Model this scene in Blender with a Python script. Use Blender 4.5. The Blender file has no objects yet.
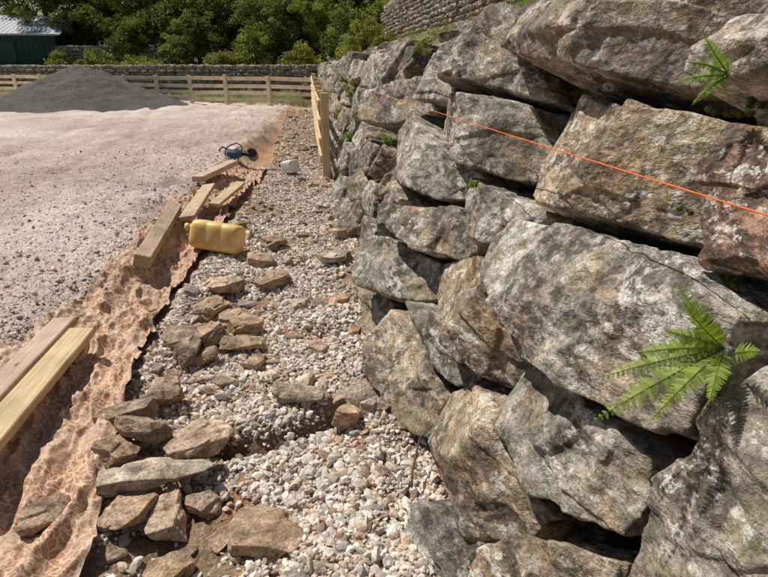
import bpy, math, random
import numpy as np
from mathutils import Vector, Matrix, geometry
random.seed(7); rng=np.random.default_rng(7)
scn=bpy.context.scene
col=scn.collection

# ------------------------------------------------------------------ noise
def _h(ix,iy,iz,s):
    n=(ix*73856093)^(iy*19349663)^(iz*83492791)^(s*2654435)
    n&=0xffffffff
    n=((n^(n>>13))*1274126177)&0xffffffff
    n=((n^(n>>15))*2246822519)&0xffffffff
    n^=n>>16
    return n/4294967296.0*2-1
def vnoise(p,s=0):
    i=np.floor(p).astype(np.int64); f=p-i; u=f*f*(3-2*f)
    x,y,z=i[:,0],i[:,1],i[:,2]; a,b,c=u[:,0],u[:,1],u[:,2]
    r=0
    for dx in (0,1):
        wx=a if dx else 1-a
        for dy in (0,1):
            wy=b if dy else 1-b
            for dz in (0,1):
                wz=c if dz else 1-c
                r=r+wx*wy*wz*_h(x+dx,y+dy,z+dz,s)
    return r
def fbm(p,o=4,s=0,g=.5):
    r=0;a=1;t=0
    for k in range(o):
        r=r+a*vnoise(p*(2.03**k)+k*17.3,s+k); t+=a; a*=g
    return r/t*1.6
def n2(X,Y,sc,o=4,s=0):
    X=np.asarray(X,float); Y=np.asarray(Y,float); sh=X.shape
    p=np.stack([X.ravel()*sc,Y.ravel()*sc,np.full(X.size,3.7)],1)
    return fbm(p,o,s).reshape(sh)
def sst(x,a,b):
    t=np.clip((x-a)/(b-a),0,1); return t*t*(3-2*t)

# ------------------------------------------------------------------ mesh util
def mesh_obj(name,V,Fc,mats,colr=None,smooth=False,parent=None,loc=None,fmat=None,nv=None):
    me=bpy.data.meshes.new(name)
    V=np.asarray(V,np.float32)
    if not isinstance(Fc,list): Fc=[Fc]
    Fc=[np.asarray(f,np.int32) for f in Fc if len(f)]
    me.vertices.add(len(V)); me.vertices.foreach_set("co",V.ravel())
    loops=np.concatenate([f.ravel() for f in Fc]); 
    tot=np.concatenate([np.full(len(f),f.shape[1],np.int32) for f in Fc])
    st=np.concatenate([[0],np.cumsum(tot)[:-1]]).astype(np.int32)
    me.loops.add(len(loops)); me.loops.foreach_set("vertex_index",loops)
    me.polygons.add(len(tot)); me.polygons.foreach_set("loop_start",st)
    try: me.polygons.foreach_set("loop_total",tot)
    except Exception: pass
    me.update(calc_edges=True)
    me.polygons.foreach_set("use_smooth",np.full(len(tot),bool(smooth)))
    for m in (mats if isinstance(mats,(list,tuple)) else [mats]): me.materials.append(m)
    if fmat is not None: me.polygons.foreach_set("material_index",np.asarray(fmat,np.int32))
    if colr is not None:
        a=me.attributes.new("Col",'FLOAT_COLOR','POINT')
        c=np.ones((len(V),4),np.float32); c[:,:3]=colr
        a.data.foreach_set("color",c.ravel())
    if loc is not None:
        a=me.attributes.new("loc",'FLOAT_VECTOR','POINT'); a.data.foreach_set("vector",np.asarray(loc,np.float32).ravel())
    me.update(); me.validate()
    ob=bpy.data.objects.new(name,me); col.objects.link(ob)
    if parent: ob.parent=parent
    return ob
def empty(name,loc=(0,0,0)):
    e=bpy.data.objects.new(name,None); e.location=loc; e.empty_display_size=.1; col.objects.link(e); return e
_ico={}
def ico(n):
    if n not in _ico:
        import bmesh
        bm=bmesh.new(); bmesh.ops.create_icosphere(bm,subdivisions=n,radius=1)
        _ico[n]=(np.array([v.co[:] for v in bm.verts]),np.array([[v.index for v in f.verts] for f in bm.faces])); bm.free()
    return _ico[n]
class Acc:
    def __init__(s): s.V=[];s.F={3:[],4:[]};s.C=[];s.L=[];s.n=0;s.M={3:[],4:[]}
    def add(s,V,F,c,L=None,m=0):
        V=np.asarray(V,float);F=np.asarray(F)
        s.V.append(V); s.F[F.shape[1]].append(F+s.n); s.M[F.shape[1]].append(np.full(len(F),m))
        c=np.asarray(c,float); s.C.append(np.broadcast_to(c,(len(V),3)) if c.ndim==1 else c)
        s.L.append(V if L is None else L); s.n+=len(V)
    def obj(s,name,mats,smooth=False,parent=None):
        Fs=[np.concatenate(s.F[k]) for k in (3,4) if s.F[k]]
        ms=np.concatenate([np.concatenate(s.M[k]) for k in (3,4) if s.M[k]])
        return mesh_obj(name,np.concatenate(s.V),Fs,mats,np.concatenate(s.C),smooth,parent,np.concatenate(s.L),ms)
def rotm(ax,ay,az):
    return np.array(Matrix.Rotation(az,3,'Z')@Matrix.Rotation(ay,3,'Y')@Matrix.Rotation(ax,3,'X'))
def box(acc,c,size,R=None,color=(.5,.4,.3),bev=.004,m=0,grain=0,jit=0):
    s=np.array(size)/2.; b=min(bev,min(s)*.45)
    V=[];idx={}
    for i,x in enumerate((-1,1)):
        for j,y in enumerate((-1,1)):
            for k,z in enumerate((-1,1)):
                cc=np.array([x,y,z])*s
                for a in range(3):
                    q=cc-np.array([x,y,z])*b; q[a]=cc[a]; idx[(i,j,k,a)]=len(V); V.append(q)
    Q=[];T=[]
    def k3(a,va,b1,vb,c1,vc):
        t=[0,0,0];t[a]=va;t[b1]=vb;t[c1]=vc;return tuple(t)
    for a in range(3):
        b1,c1=(a+1)%3,(a+2)%3
        for va in (0,1):
            q=[idx[k3(a,va,b1,x,c1,y)+(a,)] for x,y in ((0,0),(1,0),(1,1),(0,1))]
            Q.append(q if va else q[::-1])
    for a in range(3):
        b1,c1=(a+1)%3,(a+2)%3
        for vb in (0,1):
            for vc in (0,1):
                q=[idx[k3(a,0,b1,vb,c1,vc)+(b1,)],idx[k3(a,1,b1,vb,c1,vc)+(b1,)],idx[k3(a,1,b1,vb,c1,vc)+(c1,)],idx[k3(a,0,b1,vb,c1,vc)+(c1,)]]
                Q.append(q if (vb!=vc) else q[::-1])
    for i in (0,1):
        for j in (0,1):
            for k in (0,1):
                t=[idx[(i,j,k,0)],idx[(i,j,k,1)],idx[(i,j,k,2)]]
                T.append(t if (i+j+k)%2 else t[::-1])
    V=np.array(V)
    L=V.copy(); ax=int(np.argmax(size)); L=np.roll(L,-ax,axis=1)+rng.random(3)*20
    if jit: V=V+rng.normal(0,jit,V.shape)
    if R is not None: V=V@np.array(R).T
    V=V+np.array(c)
    n0=acc.n
    acc.add(V,np.array(Q),color,L,m)
    acc.F[3].append(np.array(T)+n0); acc.M[3].append(np.full(len(T),m))
def beam(acc,a,b,w,h,color,roll=0,bev=.004,m=0):
    a=np.array(a,float);b=np.array(b,float);d=b-a;L=np.linalg.norm(d);x=d/L
    up=np.array([0,0,1.]) if abs(x[2])<.95 else np.array([1.,0,0])
    y=np.cross(up,x);y/=np.linalg.norm(y);z=np.cross(x,y)
    c_,s_=math.cos(roll),math.sin(roll); y2=y*c_+z*s_; z2=-y*s_+z*c_
    box(acc,(a+b)/2,(L,w,h),np.stack([x,y2,z2],1),color,bev,m)
def tube(acc,pts,rad,color,seg=8,m=0):
    pts=np.array(pts,float);n=len(pts); rad=np.broadcast_to(rad,(n,))
    t=np.gradient(pts,axis=0); t/=np.linalg.norm(t,axis=1)[:,None]+1e-9
    ref=np.array([0,0,1.]) if abs(t[0][2])<.9 else np.array([1.,0,0])
    V=[]
    for i in range(n):
        u=np.cross(ref,t[i]);u/=np.linalg.norm(u)+1e-9;v=np.cross(t[i],u)
        for k in range(seg):
            a=2*math.pi*k/seg; V.append(pts[i]+rad[i]*(math.cos(a)*u+math.sin(a)*v))
    F=[[i*seg+k,i*seg+(k+1)%seg,(i+1)*seg+(k+1)%seg,(i+1)*seg+k] for i in range(n-1) for k in range(seg)]
    n0=acc.n
    V=V+[pts[0],pts[-1]]
    acc.add(np.array(V),np.array(F),color,None,m)
    T=[[n*seg,(k+1)%seg,k] for k in range(seg)]+[[n*seg+1,(n-1)*seg+k,(n-1)*seg+(k+1)%seg] for k in range(seg)]
    acc.F[3].append(np.array(T)+n0); acc.M[3].append(np.full(len(T),m))

# ------------------------------------------------------------------ materials
def newmat(name):
    m=bpy.data.materials.new(name); m.use_nodes=True; nt=m.node_tree; nt.nodes.clear()
    out=nt.nodes.new("ShaderNodeOutputMaterial"); b=nt.nodes.new("ShaderNodeBsdfPrincipled")
    nt.links.new(b.outputs[0],out.inputs[0]); b.inputs["Roughness"].default_value=.9
    b.inputs["Specular IOR Level"].default_value=.2
    return m,nt,b,out
def lk(nt,a,b): nt.links.new(a,b)
def noise(nt,vec,scale,detail=4,rough=.55,dist=0,out=0):
    n=nt.nodes.new("ShaderNodeTexNoise"); n.inputs["Scale"].default_value=scale; n.inputs["Detail"].default_value=detail
    n.inputs["Roughness"].default_value=rough; n.inputs["Distortion"].default_value=dist
    if vec is not None: lk(nt,vec,n.inputs["Vector"])
    return n.outputs[out]
def sep3(nt,c):
    s=nt.nodes.new("ShaderNodeSeparateColor"); lk(nt,c,s.inputs[0]); return s.outputs
def ramp(nt,fac,stops,interp='LINEAR'):
    r=nt.nodes.new("ShaderNodeValToRGB"); cr=r.color_ramp; cr.interpolation=interp
    while len(cr.elements)<len(stops): cr.elements.new(.5)
    for e,(p,c) in zip(cr.elements,stops):
        e.position=p; e.color=(c,c,c,1) if not isinstance(c,tuple) else (*c,1)
    lk(nt,fac,r.inputs[0]); return r.outputs[0]
def mix(nt,fac,a,b,mode='MIX'):
    n=nt.nodes.new("ShaderNodeMix"); n.data_type='RGBA'; n.blend_type=mode
    for i,v in ((0,fac),(6,a),(7,b)):
        if isinstance(v,(int,float)): n.inputs[i].default_value=v
        elif isinstance(v,tuple): n.inputs[i].default_value=(*v,1)
        else: lk(nt,v,n.inputs[i])
    return n.outputs[2]
def math_(nt,op,a,b):
    n=nt.nodes.new("ShaderNodeMath"); n.operation=op
    for i,v in ((0,a),(1,b)):
        if isinstance(v,(int,float)): n.inputs[i].default_value=v
        else: lk(nt,v,n.inputs[i])
    return n.outputs[0]
def bump(nt,h,strength,dist,prev=None):
    n=nt.nodes.new("ShaderNodeBump"); n.inputs["Strength"].default_value=strength; n.inputs["Distance"].default_value=dist
    lk(nt,h,n.inputs["Height"])
    if prev is not None: lk(nt,prev,n.inputs["Normal"])
    return n.outputs[0]
def attr(nt,name,o="Color"):
    a=nt.nodes.new("ShaderNodeAttribute"); a.attribute_name=name; return a.outputs[o]
def objco(nt): return nt.nodes.new("ShaderNodeTexCoord").outputs["Object"]
def mapping(nt,vec,scale,rot=(0,0,0)):
    n=nt.nodes.new("ShaderNodeMapping"); n.inputs["Scale"].default_value=scale; n.inputs["Rotation"].default_value=rot
    lk(nt,vec,n.inputs[0]); return n.outputs[0]

def rock_mat(name,lichen=.6,dark=.7,ochre=.6,moss=.5,relief=1.6):
    m,nt,b,o=newmat(name); v=objco(nt)
    c=attr(nt,"Col")
    A=sep3(nt,noise(nt,v,3.6,4,.66,.2,1)); B=sep3(nt,noise(nt,mapping(nt,v,(1,1.2,1.9),(.5,.15,0)),13,5,.70,.2,1)); D=sep3(nt,noise(nt,v,95,2,.7,0,1))
    c=mix(nt,1.0,c,ramp(nt,A[0],[(.3,.5),(.5,1.0),(.7,1.45)]),'MULTIPLY')
    c=mix(nt,ramp(nt,A[1],[(.48,0.),(.60,ochre)]),c,(.36,.225,.115))
    c=mix(nt,.95,c,ramp(nt,B[0],[(.32,.42),(.5,1.0),(.68,1.5)]),'MULTIPLY')
    c=mix(nt,math_(nt,'MULTIPLY',ramp(nt,A[2],[(.45,0.),(.54,1.)]),ramp(nt,B[1],[(.40,0.),(.53,dark)])),c,(.05,.042,.033))
    c=mix(nt,math_(nt,'MULTIPLY',ramp(nt,A[2],[(.44,1.),(.52,0.)]),ramp(nt,B[1],[(.50,0.),(.58,moss)])),c,(.15,.155,.06))
    c=mix(nt,math_(nt,'MULTIPLY',ramp(nt,A[0],[(.42,.12),(.56,1.)]),ramp(nt,B[2],[(.535,0.),(.575,lichen)])),c,(.60,.58,.51))
    c=mix(nt,.7,c,ramp(nt,D[0],[(.32,.45),(.5,1.),(.68,1.5)]),'MULTIPLY')
    lk(nt,c,b.inputs["Base Color"])
    h=math_(nt,'ADD',math_(nt,'MULTIPLY',B[0],relief),math_(nt,'MULTIPLY',D[1],.30))
    lk(nt,bump(nt,h,1.0,.012),b.inputs["Normal"])
    return m
M_rock=rock_mat("boulder_stone",.75,.8,.5,.6)
M_rub=rock_mat("rubble_stone",.12,.3,.45,.0,.9)

def pebble_mat():
    m,nt,b,o=newmat("pebble_stone"); v=objco(nt); c=attr(nt,"Col")
    a=noise(nt,v,70,2,.7); c=mix(nt,.8,c,ramp(nt,a,[(.3,.65),(.5,1.),(.7,1.25)]),'MULTIPLY')
    lk(nt,c,b.inputs["Base Color"]); return m
M_peb=pebble_mat()

def ground_mat():
    m,nt,b,o=newmat("ground_soil"); v=objco(nt); c=attr(nt,"Col")
    a=noise(nt,v,.6,3,.6); c=mix(nt,.8,c,ramp(nt,a,[(.3,.74),(.5,1.),(.7,1.18)]),'MULTIPLY')
    a=noise(nt,v,14,6,.75); c=mix(nt,.8,c,ramp(nt,a,[(.3,.6),(.5,1.),(.7,1.3)]),'MULTIPLY')
    vo=nt.nodes.new("ShaderNodeTexVoronoi"); vo.inputs["Scale"].default_value=85; lk(nt,v,vo.inputs["Vector"])
    s=sep3(nt,vo.outputs["Color"])
    c=mix(nt,.8,c,ramp(nt,s[0],[(.0,.62),(.5,1.),(1.,1.4)]),'MULTIPLY')
    lk(nt,c,b.inputs["Base Color"])
    h=math_(nt,'ADD',math_(nt,'MULTIPLY',a,3.6),math_(nt,'MULTIPLY',vo.outputs["Distance"],-.5))
    lk(nt,bump(nt,h,1.,.013),b.inputs["Normal"]); return m
M_ground=ground_mat()

def wood_mat(name):
    m,nt,b,o=newmat(name); c=attr(nt,"Col"); l=attr(nt,"loc","Vector")
    s=mapping(nt,l,(1.2,22,22)); a=noise(nt,s,3,5,.65,.5)
    c=mix(nt,.85,c,ramp(nt,a,[(.3,.6),(.5,1.),(.7,1.2)]),'MULTIPLY')
    a2=noise(nt,l,3,4,.6); c=mix(nt,.8,c,ramp(nt,a2,[(.3,.6),(.5,1.),(.7,1.15)]),'MULTIPLY')
    vo=nt.nodes.new("ShaderNodeTexVoronoi"); vo.inputs["Scale"].default_value=3; lk(nt,mapping(nt,l,(1,3,3)),vo.inputs["Vector"])
    c=mix(nt,ramp(nt,vo.outputs["Distance"],[(.04,.8),(.09,0.)]),c,(.12,.06,.03))
    lk(nt,c,b.inputs["Base Color"]); b.inputs["Roughness"].default_value=.8
    lk(nt,bump(nt,a,.5,.004),b.inputs["Normal"]); return m
M_wood=wood_mat("sawn_timber")

def leaf_mat(name,trans=.35):
    m,nt,b,o=newmat(name); c=attr(nt,"Col"); lk(nt,c,b.inputs["Base Color"]); b.inputs["Roughness"].default_value=.55
    t=nt.nodes.new("ShaderNodeBsdfTranslucent"); lk(nt,mix(nt,1.,c,(1.3,1.4,.6),'MULTIPLY'),t.inputs[0])
    mx=nt.nodes.new("ShaderNodeMixShader"); mx.inputs[0].default_value=trans
    lk(nt,b.outputs[0],mx.inputs[1]); lk(nt,t.outputs[0],mx.inputs[2]); lk(nt,mx.outputs[0],o.inputs[0]); return m
M_leaf=leaf_mat("leaves"); M_fern=leaf_mat("fern_leaf",.4)
def flat_mat(name,c,rough=.6,nsc=8,amt=.5,metal=0,attrc=False):
    m,nt,b,o=newmat(name); v=objco(nt)
    cc=attr(nt,"Col") if attrc else c
    a=noise(nt,v,nsc,4,.65); cc=mix(nt,amt,cc,ramp(nt,a,[(.3,.6),(.5,1.),(.7,1.25)]),'MULTIPLY')
    lk(nt,cc,b.inputs["Base Color"]); b.inputs["Roughness"].default_value=rough; b.inputs["Metallic"].default_value=metal
    return m
M_bark=flat_mat("bark",(.12,.09,.06),.9,6,.8)

def fabric_mat():
    m,nt,b,o=newmat("patterned_membrane"); v=objco(nt)
    vec=nt.nodes.new("ShaderNodeVectorMath"); vec.operation='ADD'; lk(nt,v,vec.inputs[0])
    cn=nt.nodes.new("ShaderNodeTexNoise"); cn.inputs["Scale"].default_value=26; cn.inputs["Detail"].default_value=2; lk(nt,v,cn.inputs[0])
    sc=nt.nodes.new("ShaderNodeVectorMath"); sc.operation='SCALE'; sc.inputs["Scale"].default_value=.06; lk(nt,cn.outputs["Color"],sc.inputs[0]); lk(nt,sc.outputs[0],vec.inputs[1])
    vo=nt.nodes.new("ShaderNodeTexVoronoi"); vo.feature='DISTANCE_TO_EDGE'; vo.inputs["Scale"].default_value=32; lk(nt,mapping(nt,vec.outputs[0],(1,1,.6)),vo.inputs["Vector"])
    c=ramp(nt,vo.outputs[0],[(.0,(.62,.47,.35)),(.08,(.57,.41,.28)),(.14,(.33,.155,.08)),(.26,(.41,.225,.13)),(.5,(.51,.34,.215))])
    a=noise(nt,v,4,4,.65); c=mix(nt,ramp(nt,a,[(.48,0.),(.62,.6)]),c,(.54,.40,.29))
    a=noise(nt,v,2.2,4,.6); c=mix(nt,.8,c,ramp(nt,a,[(.3,.65),(.5,1.),(.7,1.2)]),'MULTIPLY')
    lk(nt,c,b.inputs["Base Color"]); b.inputs["Roughness"].default_value=.7
    lk(nt,bump(nt,noise(nt,v,40,3,.6),.5,.006),b.inputs["Normal"]); return m
M_fab=fabric_mat()

# ------------------------------------------------------------------ terrain
def xe(Y):  return np.interp(Y,[-5,0,2.5,4,7,15,22,40],[-1.5,-1.5,-1.5,-1.47,-1.4,-.95,-.6,-.6])
def fence_y(X): return 22.4-.62*np.minimum(X,0)
def rutmask(X,Y):
    lane=X+.12*Y+.25*np.sin(Y*.35)
    return np.exp(-((lane+2.5)/.17)**2)+np.exp(-((lane+4.1)/.17)**2)+.8*np.exp(-((lane+3.2)/.12)**2)+.7*np.exp(-((X-.10*Y+4.6)/.18)**2)+.7*np.exp(-((X-.10*Y+6.3)/.18)**2)
def gz(X,Y,detail=True):
    X=np.asarray(X,float);Y=np.asarray(Y,float)
    e=xe(Y)
    field=.20+0*X
    if detail:
        near=np.exp(-np.maximum(e-X,0)/1.6)
        rut=rutmask(X,Y)*(X<e)
        field=field+.035*n2(X,Y,.9,4,5)+.085*n2(X,Y,2.3,5,6)*near+.045*(1-np.abs(n2(X*1.3,Y*.5,3.1,4,13)))*near-.055*rut*(.8+.7*n2(X,Y,2.5,3,3))+.022*n2(X,Y,9,3,7)+.03*n2(X,Y,4.5,3,14)
    floor=.0+np.clip((Y-12)/8,0,1)*.17+.07*np.exp(-((X+.85)/.22)**2)*(Y<8)
    if detail:
        floor=floor+.045*n2(X,Y,1.6,4,8)+.022*n2(X,Y,7,4,9)
        dip=np.exp(-((Y-2.30-.12*np.sin(X*5))/.085)**2)*sst(X,-.65,-.45)*(1-sst(X,.38,.5))
        floor=floor-.12*dip
        dip2=np.exp(-((Y-3.25-.2*X)/.12)**2)*sst(X,-.2,0)
        floor=floor-.05*dip2
    k=sst(X,e-.05,e+.42)
    z=field*(1-k)+floor*k
    t=Y-fence_y(X)
    bank=1.05*sst(t,3.3,4.2)+.04*np.maximum(t-4,0)+.10*np.maximum(t-32,0)
    if detail: bank=bank+.15*n2(X,Y,.5,3,11)*sst(t,2,5)
    z=z+bank
    zr=1.62+.46*np.clip(X-1.25,0,2)+.08*np.maximum(X-3.3,0)+.35*sst(X,3.1,3.6)
    if detail: zr=zr+.06*n2(X,Y,1.5,4,12)
    kk=np.clip((X-(.45+.30))/(.3*1.75),0,1)
    zr=np.maximum(zr,z)
    z=z*(1-kk)+zr*kk
    return z
def axis(dense,lo,hi):
    a=list(dense); st=a[-1]-a[-2]
    while a[-1]<hi: st*=1.06; a.append(a[-1]+st)
    b=[]; st=a[1]-a[0]; x=a[0]
    while x>lo: st*=1.03 if x>-8 else 1.07; x-=st; b.append(x)
    return np.array(b[::-1]+a)
gx=axis(np.arange(-1.75,1.3,.014),-400,400)
ys=[.6]
while ys[-1]<320: ys.append(ys[-1]+max(.012,ys[-1]*.0085))
yb=[.6-.15*k-.02*k*k for k in range(1,45)][::-1]
gy=np.array(yb+ys)
GX,GY=np.meshgrid(gx,gy)
GZ=gz(GX,GY)
nx,ny=len(gx),len(gy)
V=np.stack([GX.ravel(),GY.ravel(),GZ.ravel()],1)
ii=np.arange(nx*ny).reshape(ny,nx)
F=np.stack([ii[:-1,:-1].ravel(),ii[:-1,1:].ravel(),ii[1:,1:].ravel(),ii[1:,:-1].ravel()],1)
x,y=V[:,0],V[:,1]
def C(*a): return np.array(a)
def lerp(a,b,t): return a*(1-t[:,None])+b*t[:,None]
cf=lerp(C(.57,.44,.365),C(.68,.555,.48),sst(n2(x,y,.35,4,20),-.5,.5))
cf=lerp(cf,C(.47,.345,.275),np.clip(rutmask(x,y),0,1)*.5)
edge=np.exp(-np.maximum(xe(y)-x,0)/1.3)
cf=lerp(cf,C(.41,.285,.22),edge*.75*sst(n2(x,y,1.2,4,21),-.4,.5))
cs=lerp(C(.33,.225,.145),C(.47,.37,.28),sst(n2(x,y,1.7,5,22),-.3,.4))
cs=lerp(cs,C(.46,.24,.11),sst(n2(x,y,2.3,4,23),.12,.5)*.6)
cs=lerp(cs,C(.50,.27,.13),np.exp(-((x-xe(y)-.45)/.25)**2)*sst(y,4,7)*.7)
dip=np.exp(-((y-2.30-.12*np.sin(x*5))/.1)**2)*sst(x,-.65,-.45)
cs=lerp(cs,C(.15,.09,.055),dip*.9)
k=sst(x,xe(y)-.05,xe(y)+.15)
cg=lerp(cf,cs,k)
gr=lerp(C(.12,.16,.04),C(.26,.22,.09),sst(n2(x,y,.6,4,25),-.3,.5))
t=y-fence_y(x); g=sst(t+.8*n2(x,y,.8,3,26),.5,1.6)
cg=lerp(cg,gr,g)
rt=sst(x,1.0,1.25); cg=lerp(cg,lerp(gr,C(.20,.14,.09)*np.ones_like(gr),sst(n2(x,y,1.5,3,27),-.1,.4)),rt)
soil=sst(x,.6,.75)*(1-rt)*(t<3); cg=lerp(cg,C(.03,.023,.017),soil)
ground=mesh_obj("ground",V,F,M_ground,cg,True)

# ------------------------------------------------------------------ boulders
TB=.3; LS=math.sqrt(1+TB*TB); WSHIFT=-.03
def wall_frame(Y,z,w):
    nrm=np.array([-1/LS,0,TB/LS])
    base=np.stack([.45+TB*z,Y,z],-1)
    return base+(w+WSHIFT)[...,None]*nrm
def polytope(dirs,normals,dists,p=16):
    d=dirs@normals.T
    t=dists[None,:]/np.maximum(d,1e-4)
    t=np.where(d>1e-4,t,1e6); tm=t.min(1)[:,None]
    return tm[:,0]*np.sum((t/tm)**(-p),axis=1)**(-1./p)
def facets(P,k,r,amp,sharp,lim=.02):
    lo,hi=P.min(0),P.max(0); cc=lo+(hi-lo)*r.random((k,3)); g=r.normal(0,1,(k,3))*amp; o=r.normal(0,1,k)*amp*.03
    d2=np.stack([((P-cc[j])**2).sum(-1) for j in range(k)],1)
    d=np.sqrt(d2); d-=d.min(1)[:,None]; w=np.exp(-d*sharp); w/=w.sum(1)[:,None]
    val=P@g.T-(cc*g).sum(1)[None]+o[None]
    return (w*np.clip(val,-lim,lim)).sum(1)
def rock_noise(P,size,seed,lvl):
    r=np.random.default_rng(seed+5000)
    q=P+seed*3.17
    a=fbm(q*2.0/size,3,seed%50)*.008*size
    a=a+facets(P,12,r,.09,150,.014)
    if lvl>=6: a=a+facets(P,60,r,.09,300,.008)
    ang=r.uniform(-.35,.35)
    bd=q[:,1]*math.cos(ang)+q[:,0]*math.sin(ang)
    h=bd*r.uniform(8,12)+1.4*vnoise(q*3.0,seed%50+3)
    fl=np.floor(h); fr=h-fl; hs=_h(fl.astype(np.int64),fl.astype(np.int64)*0+seed,fl.astype(np.int64)*0,5); hn=_h(fl.astype(np.int64)+1,fl.astype(np.int64)*0+seed,fl.astype(np.int64)*0,5)
    a=a+(hs*(1-sst(fr,.90,1.))+hn*sst(fr,.90,1.))*.011
    qa=np.stack([q[:,0]+.25*q[:,1],q[:,1]*.8,q[:,2]*2.5+.3*q[:,0]],1)
    rid=1-np.abs(fbm(qa*7,3,seed%50+5))
    a=a+(rid-.7)*.008
    if lvl>=6: a=a+fbm(q*26,4,seed%50+9)*.005
    return a
def boulder(poly,fronts,bulge,seed,lvl,color,acc,depth=.38,p=90,inset=.019):
    r=np.random.default_rng(seed)
    pts=[Vector((a,b)) for a,b in poly]; h=geometry.convex_hull_2d(pts)
    hp=np.array([pts[i][:] for i in h])
    hp[:,1]*=LS
    area=0.5*sum(hp[i,0]*hp[(i+1)%len(hp),1]-hp[(i+1)%len(hp),0]*hp[i,1] for i in range(len(hp)))
    if area<0: hp=hp[::-1]
    c=hp.mean(0); ext=(hp.max(0)-hp.min(0))/2
    cw=-.12; n=[];d=[]
    for i in range(len(hp)):
        a=hp[i];b=hp[(i+1)%len(hp)];e=b-a;L=np.linalg.norm(e)
        if L<.02: continue
        nn=np.array([e[1],-e[0]])/L
        tl=r.uniform(-.05,.16); v=np.array([nn[0],nn[1],tl]); v/=np.linalg.norm(v)
        p0=np.array([*( (a+b)/2-c),-cw])
        n.append(v); d.append(v@p0-inset)
    for f in fronts:
        v=np.array([f[0],f[1],1.]);v/=np.linalg.norm(v); n.append(v); d.append((bulge*(f[2] if len(f)>2 else 1)-cw)*v[2]+ (abs(f[0])*ext[0]*.25+abs(f[1])*ext[1]*.25)*v[2])
    for k in range(8):
        v=np.array([r.normal(0,1)*.9,r.normal(0,1)*.9,r.uniform(.1,.7)]);v/=np.linalg.norm(v)
        n.append(v); d.append((abs(v[0])*ext[0]+abs(v[1])*ext[1]+abs(v[2])*(bulge-cw))*r.uniform(.78,.95))
    n.append(np.array([0,0,-1.])); d.append(depth)
    n=np.array(n);d=np.maximum(np.array(d),.03)
    U,Fc=ico(lvl)
    S=np.array([max(ext[0],.1),max(ext[1],.1),.24]); D=U*S; D/=np.linalg.norm(D,axis=1)[:,None]
    rad=polytope(D,n,d,p)
    size=float(min(1.0,max(.35,(ext[0]*ext[1])**.5*2)))
    P=D*rad[:,None]
    rad=rad+rock_noise(P+np.array([c[0],c[1],0]),size,seed,lvl)
    P=D*rad[:,None]
    P=P+np.array([c[0],c[1],cw])
    W=wall_frame(P[:,0],P[:,1]/LS,P[:,2])
    acc.add(W,Fc[:,::-1],color)
    return hp
def cv(s): return [tuple(float(a)/100 for a in q.split(",")) for q in s.split()]
G1=(.295,.26,.215);G2=(.24,.215,.185);TAN=(.39,.305,.215);RED=(.29,.175,.12);LG=(.39,.35,.295);DK=(.17,.145,.115)
hand=[
("277,177 236,194 127,196 127,168 131,158 142,155 171,154 217,158 265,165",[(0.1,-.60),(-.6,-.2),(.1,.5,.9)],.16,(.235,.19,.15)),
("131,159 126,166 115,171 97,171 89,159 105,156 117,153 129,155",[(.1,.5),(0,-.3)],.08,LG),
("128,180 103,192 87,192 87,172 97,171 116,171 125,168",[(0,0),(.2,.4)],.02,G1),
("408,178 286,190 258,163 238,152 288,149 361,148",[(-.5,.0),(.2,.3)],.10,G1),
("487,164 410,178 364,150 364,141 425,134",[(-.3,0),(.2,.2)],.04,LG),
("239,149 200,155 159,154 126,151 115,139 108,126 123,122 157,117 196,115 227,132",[(.05,.10),(-.6,.0),(.5,.1)],.04,TAN),
("119,151 104,154 85,156 65,123 82,122 102,119 111,133",[(.1,0),(0,.3)],.03,RED),
("393,145 305,148 241,148 225,132 202,119 233,115 289,112 361,123",[(-.5,.1),(.2,-.2)],.05,G1),
("497,109 433,132 361,123 289,112 266,99 314,88 409,82",[(-.5,.2),(.1,.0)],.09,LG),
("624,128 490,158 436,134 500,111 567,102",[(-.3,.1)],.03,G1),
("200,94 192,109 141,119 106,125 89,120 80,119 81,110 80,90 93,84 117,79 146,78 174,83",[(.05,.45),(-.2,-.1)],.10,(.41,.37,.31)),
("281,111 232,114 191,113 196,108 202,93 229,87 265,94",[(-.3,.3),(.2,-.1)],.02,LG),
("352,76 269,97 232,86 240,75 289,63 333,62",[(-.3,.3)],.07,G2),
("398,39 331,60 278,64 253,51 286,34 331,18",[(-.3,.3)],.05,G1),
("273,64 233,83 196,93 171,84 149,76 144,59 172,50 206,49 246,53",[(-.5,.0),(.2,.2)],.06,(.31,.23,.16)),
("154,55 155,73 139,78 107,80 91,82 85,74 86,61 102,50 133,40",[(-.15,.05),(.2,.4)],.02,(.315,.285,.245)),
("202,27 189,45 153,54 136,41 114,42 117,29 139,8 173,7",[(-.45,.0),(.3,.3)],.07,(.34,.255,.175)),
("283,36 248,53 206,49 185,48 199,32 234,27",[(-.3,.2)],.02,G2),
("300,19 280,34 234,27 202,27 185,12 228,-8 273,-7",[(-.3,.3)],.05,TAN),
("80,89 79,109 75,118 60,124 35,120 35,60 60,42 73,49 81,72 85,79",[(.1,.1),(0,.4)],.04,(.26,.22,.18)),
("119,24 113,41 101,49 85,60 81,50 86,32 115,3",[(-.3,.2)],.04,(.30,.235,.17)),
("170,4 137,7 119,23 115,3 129,-14 147,-12",[(-.3,.4)],.05,G2),
("419,8 377,29 327,20 275,5 310,-8 358,-11",[(-.3,.4)],.04,TAN),
("80,50 60,42 40,55 35,10 60,-8 112,-8 113,3 86,30",[(0,.2)],.03,G2),
]
wallacc=Acc(); blockers=[]
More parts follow.
